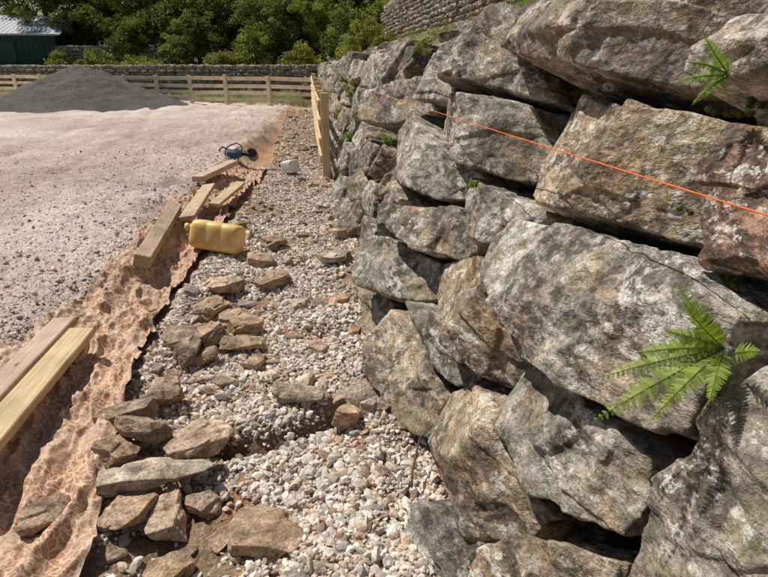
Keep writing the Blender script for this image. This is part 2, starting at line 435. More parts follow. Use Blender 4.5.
for i,(s,fr,bu,cc) in enumerate(hand):
    pl=cv(s)
    Ym=np.mean([q[0] for q in pl]); lvl=7 if Ym<2.2 else 6
    cc=np.array(cc)*rng.uniform(.92,1.1)
    boulder(pl,fr,bu,100+i,lvl,cc,wallacc)
    c=np.mean(pl,axis=0)
    for q in pl+[tuple((np.array(pl[j])+np.array(pl[(j+1)%len(pl)]))/2) for j in range(len(pl))]:
        blockers.append(c+(np.array(q)-c)*.82)
    blockers.append(c)
blockers=np.array(blockers)
seeds=[]
for row,(zc) in enumerate([.12,.46,.82,1.17,1.52]):
    Y=-2.2+rng.uniform(0,.4)
    while Y<26:
        q=np.array([Y+rng.uniform(-.08,.08),zc+rng.uniform(-.09,.09)])
        dd=np.abs(blockers-q)*np.array([.8,1.3]); 
        if np.min(np.hypot(dd[:,0],dd[:,1]))>.17: seeds.append(q)
        Y+=rng.uniform(.38,.95)*(1 if Y<10 else 1.15)
seeds=np.array(seeds)
sc=np.array([.68,1.0])
allp=np.concatenate([seeds,blockers])*sc
def clip(poly,n,d):
    out=[]
    for i in range(len(poly)):
        a=poly[i];b=poly[(i+1)%len(poly)];da=a@n-d;db=b@n-d
        if da<=0: out.append(a)
        if da*db<0: out.append(a+(b-a)*(da/(da-db)))
    return out
cols=[G1,G2,TAN,LG,LG,DK,(.35,.305,.25),(.32,.25,.18)]
for i in range(len(seeds)):
    p0=seeds[i]*sc; top=1.79+.09*math.sin(seeds[i][0]*1.3)+.05*math.sin(seeds[i][0]*3.1)-.06*float(sst(seeds[i][0],8,12))
    poly=[np.array(q)*sc for q in [(seeds[i][0]-.8,-.15),(seeds[i][0]+.8,-.15),(seeds[i][0]+.8,top),(seeds[i][0]-.8,top)]]
    for j in range(len(allp)):
        if j==i: continue
        e=allp[j]-p0; L=np.linalg.norm(e)
        if L>1.6 or L<1e-4: continue
        n=e/L; poly=clip(poly,n,n@((p0+allp[j])/2))
        if len(poly)<3: break
    if len(poly)<3: continue
    poly=[tuple(q/sc) for q in poly]
    Y=seeds[i][0]; lvl=6 if 0<Y<5.5 else (5 if Y<12 else 4)
    fr=[(rng.uniform(-.5,.3),rng.uniform(-.3,.4)),(rng.uniform(-.5,.5),rng.uniform(-.3,.6),1.1)]
    boulder(poly,fr,rng.uniform(.0,.12),300+i,lvl,np.array(cols[rng.integers(len(cols))])*rng.uniform(.75,1.25),wallacc,inset=rng.uniform(.012,.030))
boulder_wall=wallacc.obj("boulder_retaining_wall",M_rock,True)

# ------------------------------------------------------------------ rock cloud helpers
def make_variants(n,lvl,seed,flat=(.3,.6),nr=.05,p=20,npl=11):
    out=[]
    r=np.random.default_rng(seed); U,Fc=ico(lvl)
    for k in range(n):
        nn=r.normal(size=(npl,3)); nn/=np.linalg.norm(nn,axis=1)[:,None]
        nn=np.concatenate([nn,[[0,0,1],[0,0,-1]]]); d=np.concatenate([r.uniform(.55,1.0,npl),[.8,.8]])
        rad=np.minimum(polytope(U,nn,d,p),1.25)
        rad=rad*(1+nr*fbm(U*3+k*9,3,k)+nr*.6*fbm(U*9+k*5,2,k+30))
        f=r.uniform(*flat); out.append(U*rad[:,None]*np.array([1,r.uniform(.6,.9),f]))
    return out,Fc
def scatter(acc,variants,Fc,pos,size,tilt,colors,sink=.25):
    n=len(pos); r=rng
    vi=r.integers(len(variants),size=n)
    lim=max(.45,tilt*2) if tilt>.5 else .5
    az=r.uniform(0,2*math.pi,n); tx=np.clip(r.normal(0,tilt,n),-lim,lim); ty=np.clip(r.normal(0,tilt,n),-lim,lim)
    ca,sa=np.cos(az),np.sin(az); cx,sx=np.cos(tx),np.sin(tx); cy,sy=np.cos(ty),np.sin(ty)
    Rz=np.zeros((n,3,3)); Rz[:,0,0]=ca;Rz[:,0,1]=-sa;Rz[:,1,0]=sa;Rz[:,1,1]=ca;Rz[:,2,2]=1
    Rx=np.zeros((n,3,3)); Rx[:,0,0]=1;Rx[:,1,1]=cx;Rx[:,1,2]=-sx;Rx[:,2,1]=sx;Rx[:,2,2]=cx
    Ry=np.zeros((n,3,3)); Ry[:,1,1]=1;Ry[:,0,0]=cy;Ry[:,0,2]=sy;Ry[:,2,0]=-sy;Ry[:,2,2]=cy
    R=Rx@Ry@Rz
    base=np.stack(variants)[vi]
    W=np.einsum('nij,nmj->nmi',R,base)*size[:,None,None]
    W=W+pos[:,None,:]
    m=base.shape[1]
    Fa=(Fc[None]+ (np.arange(n)*m)[:,None,None]).reshape(-1,3)
    acc.add(W.reshape(-1,3),Fa,np.repeat(colors,m,axis=0))
def palette(n,cols,w,var=.15):
    c=np.array(cols)[rng.choice(len(cols),size=n,p=np.array(w)/sum(w))]
    return np.clip(c*np.clip(rng.normal(1,var,(n,1)),.5,1.5)*np.clip(rng.normal(1,.015,(n,3)),.9,1.1),0,.85)
pebv,pebF=make_variants(14,2,1,(.5,.85),.05,14,9)
chipv,chipF=make_variants(8,1,2,(.5,.9),.0,14,8)
slabv,slabF=make_variants(16,4,3,(.25,.5),.03,70,8)
blkv,blkF=make_variants(10,5,8,(.5,.8),.04,50,9)
acc=Acc(); n=60; X=rng.uniform(1.12,2.1,n); Y=3.2+rng.random(n)**1.0*16; s=rng.uniform(.10,.24,n)
pos=np.stack([X,Y,gz(X,Y)+s*.15],1); scatter(acc,blkv,blkF,pos,s,.25,palette(n,[G1,LG,TAN,G2],[1,1,1,1]))
acc.obj("loose_boulders",M_rock,True)
def trench_pts(n,y0,y1,pw):
    u=rng.random(n); Y=(y0**pw+u*(y1**pw-y0**pw))**(1/pw)
    l=np.interp(Y,[1,3,5.3,9,14,22],[-.98,-1.02,-.85,-.6,-.6,-.5]); X=l+rng.random(n)*(.50-l)
    return X,Y
PC=[(.68,.62,.54),(.60,.53,.45),(.47,.38,.30),(.42,.38,.34),(.57,.43,.32),(.34,.23,.16)]; PW=[4.5,4,2.6,1.5,2,1.0]
acc=Acc()
for (nn_,y0,y1,pw,vv,FF,s0) in ((23000,1.05,2.7,.9,pebv,pebF,.0108),(22000,2.7,5,.9,chipv,chipF,.0135),(20000,5,10,.9,chipv,chipF,.0155)):
    X,Y=trench_pts(nn_,y0,y1,pw)
    mask=n2(X,Y,1.9,4,40); keep=(mask+rng.normal(0,.20,len(X)))>-.12
    dipm=np.exp(-((Y-2.30-.12*np.sin(X*5))/.09)**2)*sst(X,-.65,-.45); keep&=rng.random(len(X))>dipm*.93
    X,Y=X[keep],Y[keep]; s=np.clip(rng.lognormal(math.log(s0),.42,len(X)),.004,.032)
    pos=np.stack([X,Y,gz(X,Y)+s*rng.uniform(-.1,.5,len(X))],1)
    scatter(acc,vv,FF,pos,s,.6,palette(len(X),PC,PW))
X,Y=trench_pts(8000,10,21,.9); s=np.clip(rng.lognormal(math.log(.02),.4,len(X)),.008,.05)
pos=np.stack([X,Y,gz(X,Y)+s*.3],1); scatter(acc,chipv,chipF,pos,s,.6,palette(len(X),[(.60,.53,.45),(.50,.40,.31),(.42,.31,.22)],[3,3,3]))
gravel=acc.obj("gravel",M_peb,False)
acc=Acc()
for (n,e,s0) in ((26000,1.4,.0055),(6000,3.5,.012)):
    Y=1.2*(11/1.2)**rng.random(n); X=xe(Y)+.1-rng.random(n)**e*(Y*.95+.4)
    s=np.clip(rng.lognormal(math.log(s0),.5,n),.0025,.032)
    pos=np.stack([X,Y,gz(X,Y)+s*.15],1)
    scatter(acc,chipv,chipF,pos,s,.6,palette(n,[(.62,.49,.41),(.52,.40,.33),(.68,.58,.51),(.42,.32,.26)],[4,4,2,1.5]))
acc.obj("field_chippings",M_peb,False)
acc=Acc()
RC=[(.42,.29,.195),(.35,.24,.17),(.47,.36,.27),(.31,.26,.22),(.45,.27,.17),(.26,.19,.14)]
def rub(n,y0,y1,pw,s0,s1,xl=None,tilt=.22,lift=.28,sd_=.13):
    X,Y=trench_pts(n,y0,y1,pw)
    if xl is not None: X=np.where(rng.random(n)<.7,rng.normal(xl,sd_,n),X)
    s=rng.uniform(s0,s1,n)*rng.uniform(.6,1,n)
    clear=(np.hypot((X+.78)/.42,(Y-4.75)/.55)>1)&(np.hypot(X+.24,Y-9.0)>.3)&(X<.36)
    X,Y,s=X[clear],Y[clear],s[clear]
    pos=np.stack([X,Y,gz(X,Y)+s*lift],1)
    scatter(acc,slabv,slabF,pos,s,tilt,palette(len(X),RC,[3,3,2,2,1.5,1.5],.14))
rub(380,1.2,9,.8,.02,.05,None,.3)
rub(62,1.3,5.6,.8,.035,.08,-.64)
rub(75,5,10,1,.04,.09)
rub(130,10,21,1,.05,.11)
rub(52,2.6,5.2,1,.06,.10,-.58)
small_rubble=acc.obj("rubble",M_rub,False)
B1=(.42,.29,.19);B2_=(.48,.355,.245);B3=(.33,.24,.17);B4=(.45,.37,.285)
key=[(-.85,2.27,.15,.11,.07,.3,.2,-.2,.05,B3),(-.54,2.22,.165,.12,.06,.5,-.25,.12,.08,B2_),(-.82,2.02,.10,.08,.05,1.1,.3,.1,.06,B1),
(-.66,1.88,.21,.10,.04,.35,.25,.15,.10,B4),(-.57,2.05,.13,.09,.06,2.2,-.1,.3,.09,B3),(-1.00,1.70,.10,.08,.045,.1,.1,0,.07,B3),
(-.22,1.60,.20,.13,.045,-.15,-.12,.05,.04,B1),(-.09,2.46,.145,.06,.04,.05,.5,0,.05,B4),(-.44,3.32,.15,.10,.06,.7,.2,.2,.06,B1),
(-.70,2.86,.12,.07,.06,1.2,.4,.0,.06,B3),(-.41,3.05,.15,.07,.035,.1,.2,.1,.05,B1),(-.70,1.72,.12,.09,.05,.9,-.1,.2,.05,B1),
(.17,4.55,.13,.09,.05,.2,.1,.1,.04,B4),(-.32,4.12,.16,.09,.06,.4,.1,-.1,.05,B1),(.30,4.68,.10,.07,.05,.9,.3,.1,.04,B3),
(.15,2.27,.10,.06,.05,1.3,.3,.2,.05,B1),(.27,2.34,.09,.06,.06,.4,.5,.2,.04,B4),(-.77,3.05,.12,.10,.05,.4,.2,.1,.06,B3),
(-.60,3.15,.12,.09,.06,2.0,-.2,.2,.06,B1),(-.51,3.43,.11,.09,.05,.3,.2,.1,.05,B2_),(-.64,3.96,.16,.12,.05,.7,.1,.15,.07,B2_),
(-.35,2.88,.09,.05,.03,.9,.1,0,.03,B1),(.30,5.45,.12,.1,.05,.2,0,0,.04,B1),(-.09,3.7,.09,.06,.03,.2,0,0,.03,B4),
(-.52,1.47,.10,.07,.04,.6,.1,.1,.03,B1),(-.76,2.12,.11,.08,.05,2.6,.5,.1,.11,B3),
(-.58,1.70,.12,.08,.045,1.9,.1,-.2,.05,B2_),(-.74,2.45,.12,.09,.05,.6,.2,.1,.05,B1),(-.45,1.78,.08,.06,.035,.1,.2,.1,.03,B3),
(-.70,3.55,.13,.10,.05,.9,.2,.1,.06,B1),(-.40,4.6,.14,.10,.05,.3,.1,.15,.05,B2_),(-.30,5.2,.15,.10,.05,.8,.1,.1,.05,B1)]
acc=Acc(); U,Fc=ico(6)
for i,(x0,y0,a,b_,c_,az,tx,ty,lf,cc) in enumerate(key):
    r=np.random.default_rng(900+i)
    nn=r.normal(size=(9,3))*np.array([1,1,.35]); nn/=np.linalg.norm(nn,axis=1)[:,None]
    nn=np.concatenate([nn,[[r.normal(0,.10),r.normal(0,.10),1],[r.normal(0,.5),r.normal(0,.5),1],[0,0,-1],[1,.2,0],[-1,.1,0],[0.2,1,0],[.1,-1,0]]]); nn/=np.linalg.norm(nn,axis=1)[:,None]
    d=np.concatenate([r.uniform(.60,.95,9),[.85,.93,.85,.95,.95,.9,.9]])
    rad=polytope(U,nn,d,110); Pp=U*rad[:,None]*np.array([a,b_,c_])
    nn_=facets(Pp,18,r,.13,400,.006)+fbm(Pp*14+i*5,3,i)*.002+ fbm(Pp*np.array([25,25,90])+i,3,i+9)*.0022
    Pp=Pp+U*nn_[:,None]
    Pp=Pp@rotm(tx,ty,az).T+np.array([x0,y0,float(gz(x0,y0))+lf])
    acc.add(Pp,Fc,np.array(cc)*r.uniform(.9,1.1))
acc.obj("broken_sandstone_slabs",M_rub,True)

# ------------------------------------------------------------------ membrane
ss=np.arange(.6,9.6,.012); tt=np.linspace(0,1,130)
S,T=np.meshgrid(ss,tt,indexing='ij')
right=np.interp(ss,[.6,1.6,2.4,3,5.3,9.6],[-.74,-.80,-.93,-1.01,-.90,-.62])+.05*n2(ss,ss*0,2.2,3,60)+.02*n2(ss,ss*0,9,2,61)
left=xe(ss)+np.interp(ss,[0,3,5,9],[-.06,-.04,-.02,.10])+.07*n2(ss,ss*0+9,1.8,3,62)
Xf=left[:,None]*(1-T)+right[:,None]*T
Yf=S+.015*n2(Xf,S,6,2,63)
wr=1-np.abs(n2(Xf*2.6+.35*n2(Xf,S,2,2,66),S*.8,3.0,3,64)); wr=wr**2
wr2=(1-np.abs(n2(Xf*1.6+.2*S,S*1.0,7,3,65)))**3
Zf=gz(Xf,Yf)+.018+.045*wr*sst(T,.05,.3)+.026*wr2
lift=.05*np.exp(-((Xf+1.18)/.14)**2)*(1-sst(S,3.0,3.8))
Zf+=lift+.04*np.exp(-((Xf+1.06+.04*np.sin(S*4))/.04)**2)*(1-sst(S,3.2,3.8))+.035*np.exp(-((Xf+.92+.03*np.sin(S*6))/.03)**2)*(S<2.8)
V=np.stack([Xf.ravel(),Yf.ravel(),Zf.ravel()],1); a,b_=S.shape; ii=np.arange(a*b_).reshape(a,b_)
F=np.stack([ii[:-1,:-1].ravel(),ii[:-1,1:].ravel(),ii[1:,1:].ravel(),ii[1:,:-1].ravel()],1)
mesh_obj("geotextile_membrane",V,F,M_fab,None,True)

# ------------------------------------------------------------------ timber
def plank(name,a,b,w,h,color,roll=0):
    ac=Acc(); beam(ac,a,b,w,h,color,roll,.005); return ac.obj(name,M_wood,False)
plank("timber_plank",(-1.27,.7,.285),(-1.26,2.95,.255),.13,.045,(.58,.43,.25),.06)
plank("timber_plank",(-1.435,.8,.275),(-1.40,3.1,.26),.13,.045,(.50,.38,.28),-.05)
plank("timber_sleeper",(-1.25,4.15,.25),(-1.34,5.85,.27),.12,.10,(.42,.31,.21),.3)
plank("timber_board",(-1.14,5.35,.27),(-1.16,6.9,.28),.15,.045,(.50,.36,.23),-.12)
plank("timber_board",(-1.00,6.1,.22),(-.84,7.4,.21),.12,.04,(.52,.38,.24),.1)
plank("timber_board",(-1.36,7.3,.29),(-1.06,8.6,.29),.15,.07,(.52,.39,.26),0)

# ------------------------------------------------------------------ containers
def sec_loft(acc,secs,R,c,color,m=0,seg=40):
    V=[]
    for (x0,hw,hh,e) in secs:
        for k in range(seg):
            a=2*math.pi*k/seg; ca,sa=math.cos(a),math.sin(a)
            V.append([x0,hw*np.sign(ca)*abs(ca)**(2/e),hh*np.sign(sa)*abs(sa)**(2/e)])
    n=len(secs); F=[[i*seg+k,i*seg+(k+1)%seg,(i+1)*seg+(k+1)%seg,(i+1)*seg+k] for i in range(n-1) for k in range(seg)]
    V+= [[secs[0][0],0,0],[secs[-1][0],0,0]]
    V=np.array(V)@R.T+np.array(c); n0=acc.n
    acc.add(V,np.array(F),color,None,m)
    T=[[n*seg,(k+1)%seg,k] for k in range(seg)]+[[n*seg+1,(n-1)*seg+k,(n-1)*seg+(k+1)%seg] for k in range(seg)]
    acc.F[3].append(np.array(T)+n0); acc.M[3].append(np.full(len(T),m))
def plastic(name,c,tr):
    m,nt,b,o=newmat(name); v=objco(nt)
    a=noise(nt,v,7,5,.6); cc=mix(nt,.6,c,ramp(nt,a,[(.3,.75),(.5,1.),(.7,1.1)]),'MULTIPLY')
    a=noise(nt,v,14,6,.7); cc=mix(nt,ramp(nt,a,[(.48,0.),(.66,.6)]),cc,(.50,.36,.22))
    lk(nt,cc,b.inputs["Base Color"]); b.inputs["Roughness"].default_value=.42; b.inputs["Specular IOR Level"].default_value=.45
    b.inputs["Subsurface Weight"].default_value=tr; b.inputs["Subsurface Scale"].default_value=.03; b.inputs["Subsurface Radius"].default_value=(1,.7,.3)
    return m
M_yel=plastic("yellowed_plastic",(.84,.54,.17),.2); M_wht=plastic("white_plastic",(.62,.66,.62),0)
M_blk=flat_mat("black_plastic",(.02,.02,.022),.5); M_blu=flat_mat("blue_plastic",(.05,.10,.17),.5)
def jerrycan(name,c,L,hw,hh,R,m,capm):
    ac=Acc(); sx=[]
    prof=[(-.5,.60),(-.495,.76),(-.48,.88),(-.455,.95),(-.42,.99),(-.20,1),(-.185,.985),(-.16,.985),(-.145,1),(.10,1),(.115,.985),(.14,.985),(.155,1),(.32,1),(.38,.98),(.43,.91),(.465,.80),(.49,.66),(.5,.5)]
    for x0,k in prof: sx.append((x0*L,hw*k,hh*k,4.2))
    sec_loft(ac,sx,R,c,(1,1,1),0,56)
    Rn=np.array(R); 
    def tw(p): return Rn@np.array(p)+np.array(c)
    tube(ac,[tw((L*.44,hw*.5,hh*.35)),tw((L*.53,hw*.5,hh*.35))],[.026,.026],(1,1,1),16)
    tube(ac,[tw((L*.52,hw*.5,hh*.35)),tw((L*.60,hw*.5,hh*.35))],[.034,.034],(1,1,1),16,1)
    pts=[tw(q) for q in ((L*.42,hw*.1,hh*.2),(L*.50,hw*.05,hh*.2),(L*.57,-hw*.1,hh*.2),(L*.58,-hw*.45,hh*.2),(L*.52,-hw*.7,hh*.2),(L*.40,-hw*.78,hh*.2))]
    tube(ac,pts,.014,(1,1,1),10)
    return ac.obj(name,[m,capm],True)
gzz=float(gz(-.8,4.9))
jerrycan("plastic_jerrycan",(-.81,4.93,gzz+.145),.44,.15,.13,rotm(.30,-.14,-.25+math.pi),M_yel,M_yel)
jerrycan("small_plastic_jerrycan",(-.24,9.0,float(gz(-.24,9.0))+.12),.26,.10,.10,rotm(0,.2,2.3),M_wht,M_blk)
ac=Acc(); R=rotm(.1,.05,-.6); c0=np.array([-1.12,9.4,.31])
def tw(p): return R@np.array(p)+c0
box(ac,tw((0,0,0)),(.24,.15,.12),R,(.06,.2,.45),.03,0)
box(ac,tw((-.02,0,.07)),(.14,.10,.04),R,(.7,.7,.68),.02,1)
tube(ac,[tw(q) for q in ((-.1,-.11,-.02),(-.06,-.13,.10),(0,-.08,.15),(0,.08,.15),(.04,.13,.1),(.06,.12,-.02))],.010,(.02,.02,.02),8,2)
tube(ac,[tw(q) for q in ((-.12,0,.05),(-.24,0,.08),(-.32,0,.02),(-.26,0,-.06),(-.12,0,-.05))],.014,(.02,.02,.02),8,2)
beam(ac,tw((.1,.05,0)),tw((.30,.05,.0)),.04,.06,(.1,.1,.1),0,.01,2)
tube(ac,[tw((.30,.075,-.0)),tw((.30,.080,-.0))],[.11,.11],(.3,.3,.3),28,3)
tube(ac,[tw((.30,.04,.03)),tw((.30,.10,.03))],[.07,.07],(.05,.05,.05),20,2)
ac.obj("disc_cutter",[M_blu,M_wht,M_blk,flat_mat("steel_disc",(.3,.3,.31),.35,20,.3,.8)],False)

# ------------------------------------------------------------------ fences
def fence(name,pts,H,rails,postw,railh,color,sp=1.8,side=1):
    ac=Acc()
    for (a,b) in zip(pts[:-1],pts[1:]):
        a=np.array(a);b=np.array(b);L=np.linalg.norm(b-a);n=max(1,round(L/sp)); d=(b-a)/L; nrm=np.array([-d[1],d[0]])*side
        for k in range(n+1):
            q=a+(b-a)*k/n; z=float(gz(*q,False))
            cc=np.array(color)*rng.uniform(.9,1.1)
            box(ac,(q[0],q[1],z+H/2-.15+.02*rng.normal()),(postw,postw,H+.3),rotm(rng.normal(0,.008),rng.normal(0,.008),math.atan2(d[1],d[0])),cc,.006)
            if k<n:
                q2=a+(b-a)*(k+1)/n; z2=float(gz(*q2,False))
                for hr in rails:
                    o=nrm*(postw/2+.021); e=d*.004
                    j=rng.normal(0,.008)
                    beam(ac,(q[0]+o[0]+e[0],q[1]+o[1]+e[1],z+hr+j),(q2[0]+o[0]-e[0],q2[1]+o[1]-e[1],z2+hr+rng.normal(0,.008)),.038,railh,np.array(color)*rng.uniform(.88,1.12))
    return ac.obj(name,M_wood,False)
YW=(.66,.50,.28)
fence("post_and_rail_fence",[(.5,22.4),(-3.0,24.3),(-15.3,31.9),(-32,42)],1.12,[.20,.46,.72,1.0],.12,.14,(.78,.66,.47),1.8,-1)
fence("trench_side_fence",[(.33,8.75),(.37,14),(.45,21.9)],1.25,[.30,.56,.82,1.10],.12,.11,YW,1.75,1)

# ------------------------------------------------------------------ aggregate heap
rr=np.linspace(0,1,110); aa=np.linspace(0,2*math.pi,200,endpoint=False)
Rr,Aa=np.meshgrid(rr,aa,indexing='ij')
hx=-8.6+3.9*Rr*np.cos(Aa)*(1+.08*np.sin(3*Aa+1)); hy=24.4+3.4*Rr*np.sin(Aa)*(1+.08*np.sin(2*Aa))
hz=1.5*(1-Rr**1.25)**1.15+.16*n2(hx,hy,1.0,4,70)*(1-Rr)**.5+.05*n2(hx,hy,4,4,71)*(1-Rr)**.3
hz=.16+np.maximum(hz,-.1)
V=np.stack([hx.ravel(),hy.ravel(),hz.ravel()],1); ii=np.arange(110*200).reshape(110,200); i2=np.roll(ii,-1,1)
F=np.stack([ii[:-1].ravel(),ii[1:].ravel(),i2[1:].ravel(),i2[:-1].ravel()],1)
def heapmat():
    m,nt,b,o=newmat("grey_aggregate"); v=objco(nt); a=noise(nt,v,22,6,.8)
    c=ramp(nt,a,[(.35,(.08,.071,.067)),(.65,(.34,.305,.28))]); a2=noise(nt,v,1.2,4); c=mix(nt,.7,c,ramp(nt,a2,[(.3,.7),(.7,1.25)]),'MULTIPLY')
    lk(nt,c,b.inputs["Base Color"]); lk(nt,bump(nt,a,1.,.12),b.inputs["Normal"]); return m
mesh_obj("gravel_heap",V,F,heapmat(),None,True)

# ------------------------------------------------------------------ shed
shed=empty("green_shed",(-21.5,44.5,0))
M_gm=flat_mat("green_cladding",(.022,.06,.042),.5,3,.4); M_rf=flat_mat("grey_roof_sheet",(.42,.45,.46),.5,2,.4)
def corr(name,a,b,up,pitch,amp,mat,L0):
    a=np.array(a,float);b=np.array(b,float);up=np.array(up,float);L=np.linalg.norm(b-a);n=int(L/pitch)*4
    d=(b-a)/L; nr=np.cross(d,up); nr/=np.linalg.norm(nr)
    V=[]
    for i in range(n+1):
        w=[0,1,1,0][i%4]*amp; q=a+(b-a)*i/n+nr*w; V+= [q,q+up]
    V=np.array(V); F=np.array([[2*i,2*i+2,2*i+3,2*i+1] for i in range(n)])
    return mesh_obj(name,V,F,mat,None,False,L0)
corr("front_wall",(-6.4,-4,.6),(6.4,-4,.6),(0,0,2.95),.3,.04,M_gm,shed)
corr("side_wall",(6.4,-4,.6),(6.4,4,.6),(0,0,2.95),.3,.04,M_gm,shed)
corr("side_wall",(-6.4,4,.6),(-6.4,-4,.6),(0,0,2.95),.3,.04,M_gm,shed)
corr("rear_wall",(6.4,4,.6),(-6.4,4,.6),(0,0,2.95),.3,.04,M_gm,shed)
corr("roof_slope",(-6.8,-4.3,3.5),(6.8,-4.3,3.5),(0,4.3,1.35),.3,.03,M_rf,shed)
corr("roof_slope",(6.8,4.3,3.5),(-6.8,4.3,3.5),(0,-4.3,1.35),.3,.03,M_rf,shed)
for sx in (-6.37,6.37):
    mesh_obj("gable",[(sx,-4,3.5),(sx,4,3.5),(sx,0,4.8)],np.array([[0,1,2]]),M_gm,None,False,shed)
ac=Acc(); box(ac,(0,-4.38,3.5),(13.6,.10,.12),None,(.5,.5,.5),.02); ac.obj("gutter",M_rf,False,shed)
ac=Acc(); box(ac,(2.5,-4.07,1.9),(3,.06,2.5),None,(.5,.5,.5),.02); ac.obj("door",flat_mat("door_green",(.03,.07,.05),.5),False,shed)

# ------------------------------------------------------------------ dry stone walls
def boxy(n,lvl,seed):
    U,Fc=ico(lvl);o=[]
    for k in range(n):
        e=6; rad=(np.abs(U)**e).sum(1)**(-1/e); P=U*rad[:,None]; o.append(P*(1+.10*fbm(U*2.2+k*7,3,k)[:,None]))
    return o,Fc
bxv,bxF=boxy(10,3,5)
def drystone(name,pts,base,H,sl,sh,thick,cols):
    ac=Acc()
    for a,b in zip(pts[:-1],pts[1:]):
        a=np.array(a,float);b=np.array(b,float);L=np.linalg.norm(b-a);d=(b-a)/L;ang=math.atan2(d[1],d[0]);z=-.25
        while z<H:
            h=rng.uniform(.7,1.2)*sh; s=rng.uniform(-.2,0)
            while s<L:
                l=rng.uniform(.6,1.7)*sl; q=a+d*(s+l/2); bz=base(q)
                V=bxv[rng.integers(10)]*np.array([l*.5,thick/2*rng.uniform(.9,1.08),h*.5])
                V=V@rotm(rng.normal(0,.03),rng.normal(0,.04),ang+rng.normal(0,.03)).T+np.array([q[0],q[1],bz+z+h/2])
                ac.add(V,bxF,np.array(cols[rng.integers(len(cols))])*rng.uniform(.75,1.2)); s+=l
            z+=h
        s=0
        while s<L:
            l=rng.uniform(.10,.2)*1.2; q=a+d*(s+l/2)
            V=bxv[rng.integers(10)]*np.array([l*.5,thick*.42,rng.uniform(.09,.15)])
            V=V@rotm(rng.normal(0,.05),rng.normal(0,.15),ang).T+np.array([q[0],q[1],base(q)+H+.1]); ac.add(V,bxF,np.array(cols[rng.integers(len(cols))])*rng.uniform(.8,1.2)); s+=l
    return ac.obj(name,M_rock,True)
SC=[(.33,.29,.235),(.27,.24,.20),(.37,.31,.24),(.29,.23,.17)]
drystone("dry_stone_wall",[(3.1,6.0),(3.05,20.2)],lambda q:2.52,.78,.32,.10,.5,SC)
drystone("dry_stone_wall",[(3.0,26.2),(.5,26.2),(-9.5,32.2),(-26,42.5)],lambda q:.45,1.05,.5,.16,.5,SC)
drystone("dry_stone_wall",[(-8.5,38.0),(-15,40.5)],lambda q:1.3,1.35,.5,.16,.5,SC)

# ------------------------------------------------------------------ vegetation
def leaf_mass(acc,cent,rad,n,size,base,clumpvar=.3,m=1):
    k=len(cent)
    d=rng.normal(size=(k*n,3)); d/=np.linalg.norm(d,axis=1)[:,None]; r=rng.random(k*n)**.45
    c=np.repeat(cent,n,0)+d*(r*np.repeat(rad,n))[:,None]*np.array([1,1,.75])
    nn=d*.6+rng.normal(size=d.shape)*.7+np.array([0,0,.5]); nn/=np.linalg.norm(nn,axis=1)[:,None]
    u=np.cross(nn,rng.normal(size=d.shape)); u/=np.linalg.norm(u,axis=1)[:,None]; v=np.cross(nn,u)
    s=size*rng.uniform(.6,1.3,(k*n,1))
    V=np.stack([c-u*s,c-v*s*.55+nn*s*.15,c+u*s,c+v*s*.55+nn*s*.15],1).reshape(-1,3)
    F=np.arange(4*k*n).reshape(-1,4)
    cl=np.repeat(np.clip(rng.normal(1,clumpvar,k),.5,1.8),n)*rng.uniform(.75,1.3,k*n)
    hue=np.repeat(rng.uniform(0,1,k),n)[:,None]
    cc=(np.array(base)*(1-hue)+np.array(base)*np.array([1.5,1.15,.9])*hue)*cl[:,None]
    acc.add(V,F,np.repeat(cc,4,0),None,m)
def tree_mesh(name,H,W,base,seed,nc=150,nl=110,leaf=.09):
    r=np.random.default_rng(seed); ac=Acc()
    trunk=[np.array([0,0,-.5])]; 
    for k in range(1,9): trunk.append(np.array([r.normal(0,.07)*k*.4,r.normal(0,.07)*k*.4,H*.85*k/8]))
    tube(ac,trunk,np.linspace(.17,.03,9)*H/8,(.1,.08,.06),8,0)
    cent=[];rad=[]
    for k in range(26):
        t=r.uniform(.12,.95); i=int(t*8); p=trunk[i]+(trunk[min(i+1,8)]-trunk[i])*(t*8-i)
        a=r.uniform(0,2*math.pi); prof=math.sin(math.pi*min(1,(.18+t*.80)))**.7; L=W*prof*r.uniform(.55,1.1)
        e=p+np.array([math.cos(a)*L,math.sin(a)*L,L*r.uniform(.15,.7)])
        mid=(p+e)/2+r.normal(0,.12,3)
        tube(ac,[p,mid,e],[.05*H/8,.035*H/8,.012],(.1,.08,.06),6,0)
        for q in range(max(2,nc//26)):
            u=r.uniform(.35,1.08); cpt=p*(1-u)+e*u+r.normal(0,.28*W/2.5,3); cent.append(cpt); rad.append(r.uniform(.28,.62)*W/2.5)
    leaf_mass(ac,np.array(cent),np.array(rad),nl,leaf,base,.38)
    return ac.obj(name,[M_bark,M_leaf],False)
def inst(ob,name,loc,s,rz):
    o=bpy.data.objects.new(name,ob.data); col.objects.link(o); o.location=loc; o.scale=s; o.rotation_euler=(0,0,rz); return o
tA=tree_mesh("broadleaf_tree",8.5,2.9,(.125,.17,.042),1)
tB=tree_mesh("ash_tree",9.0,3.1,(.16,.205,.052),2)
tC=tree_mesh("hawthorn_tree",6.0,2.7,(.10,.14,.036),3)
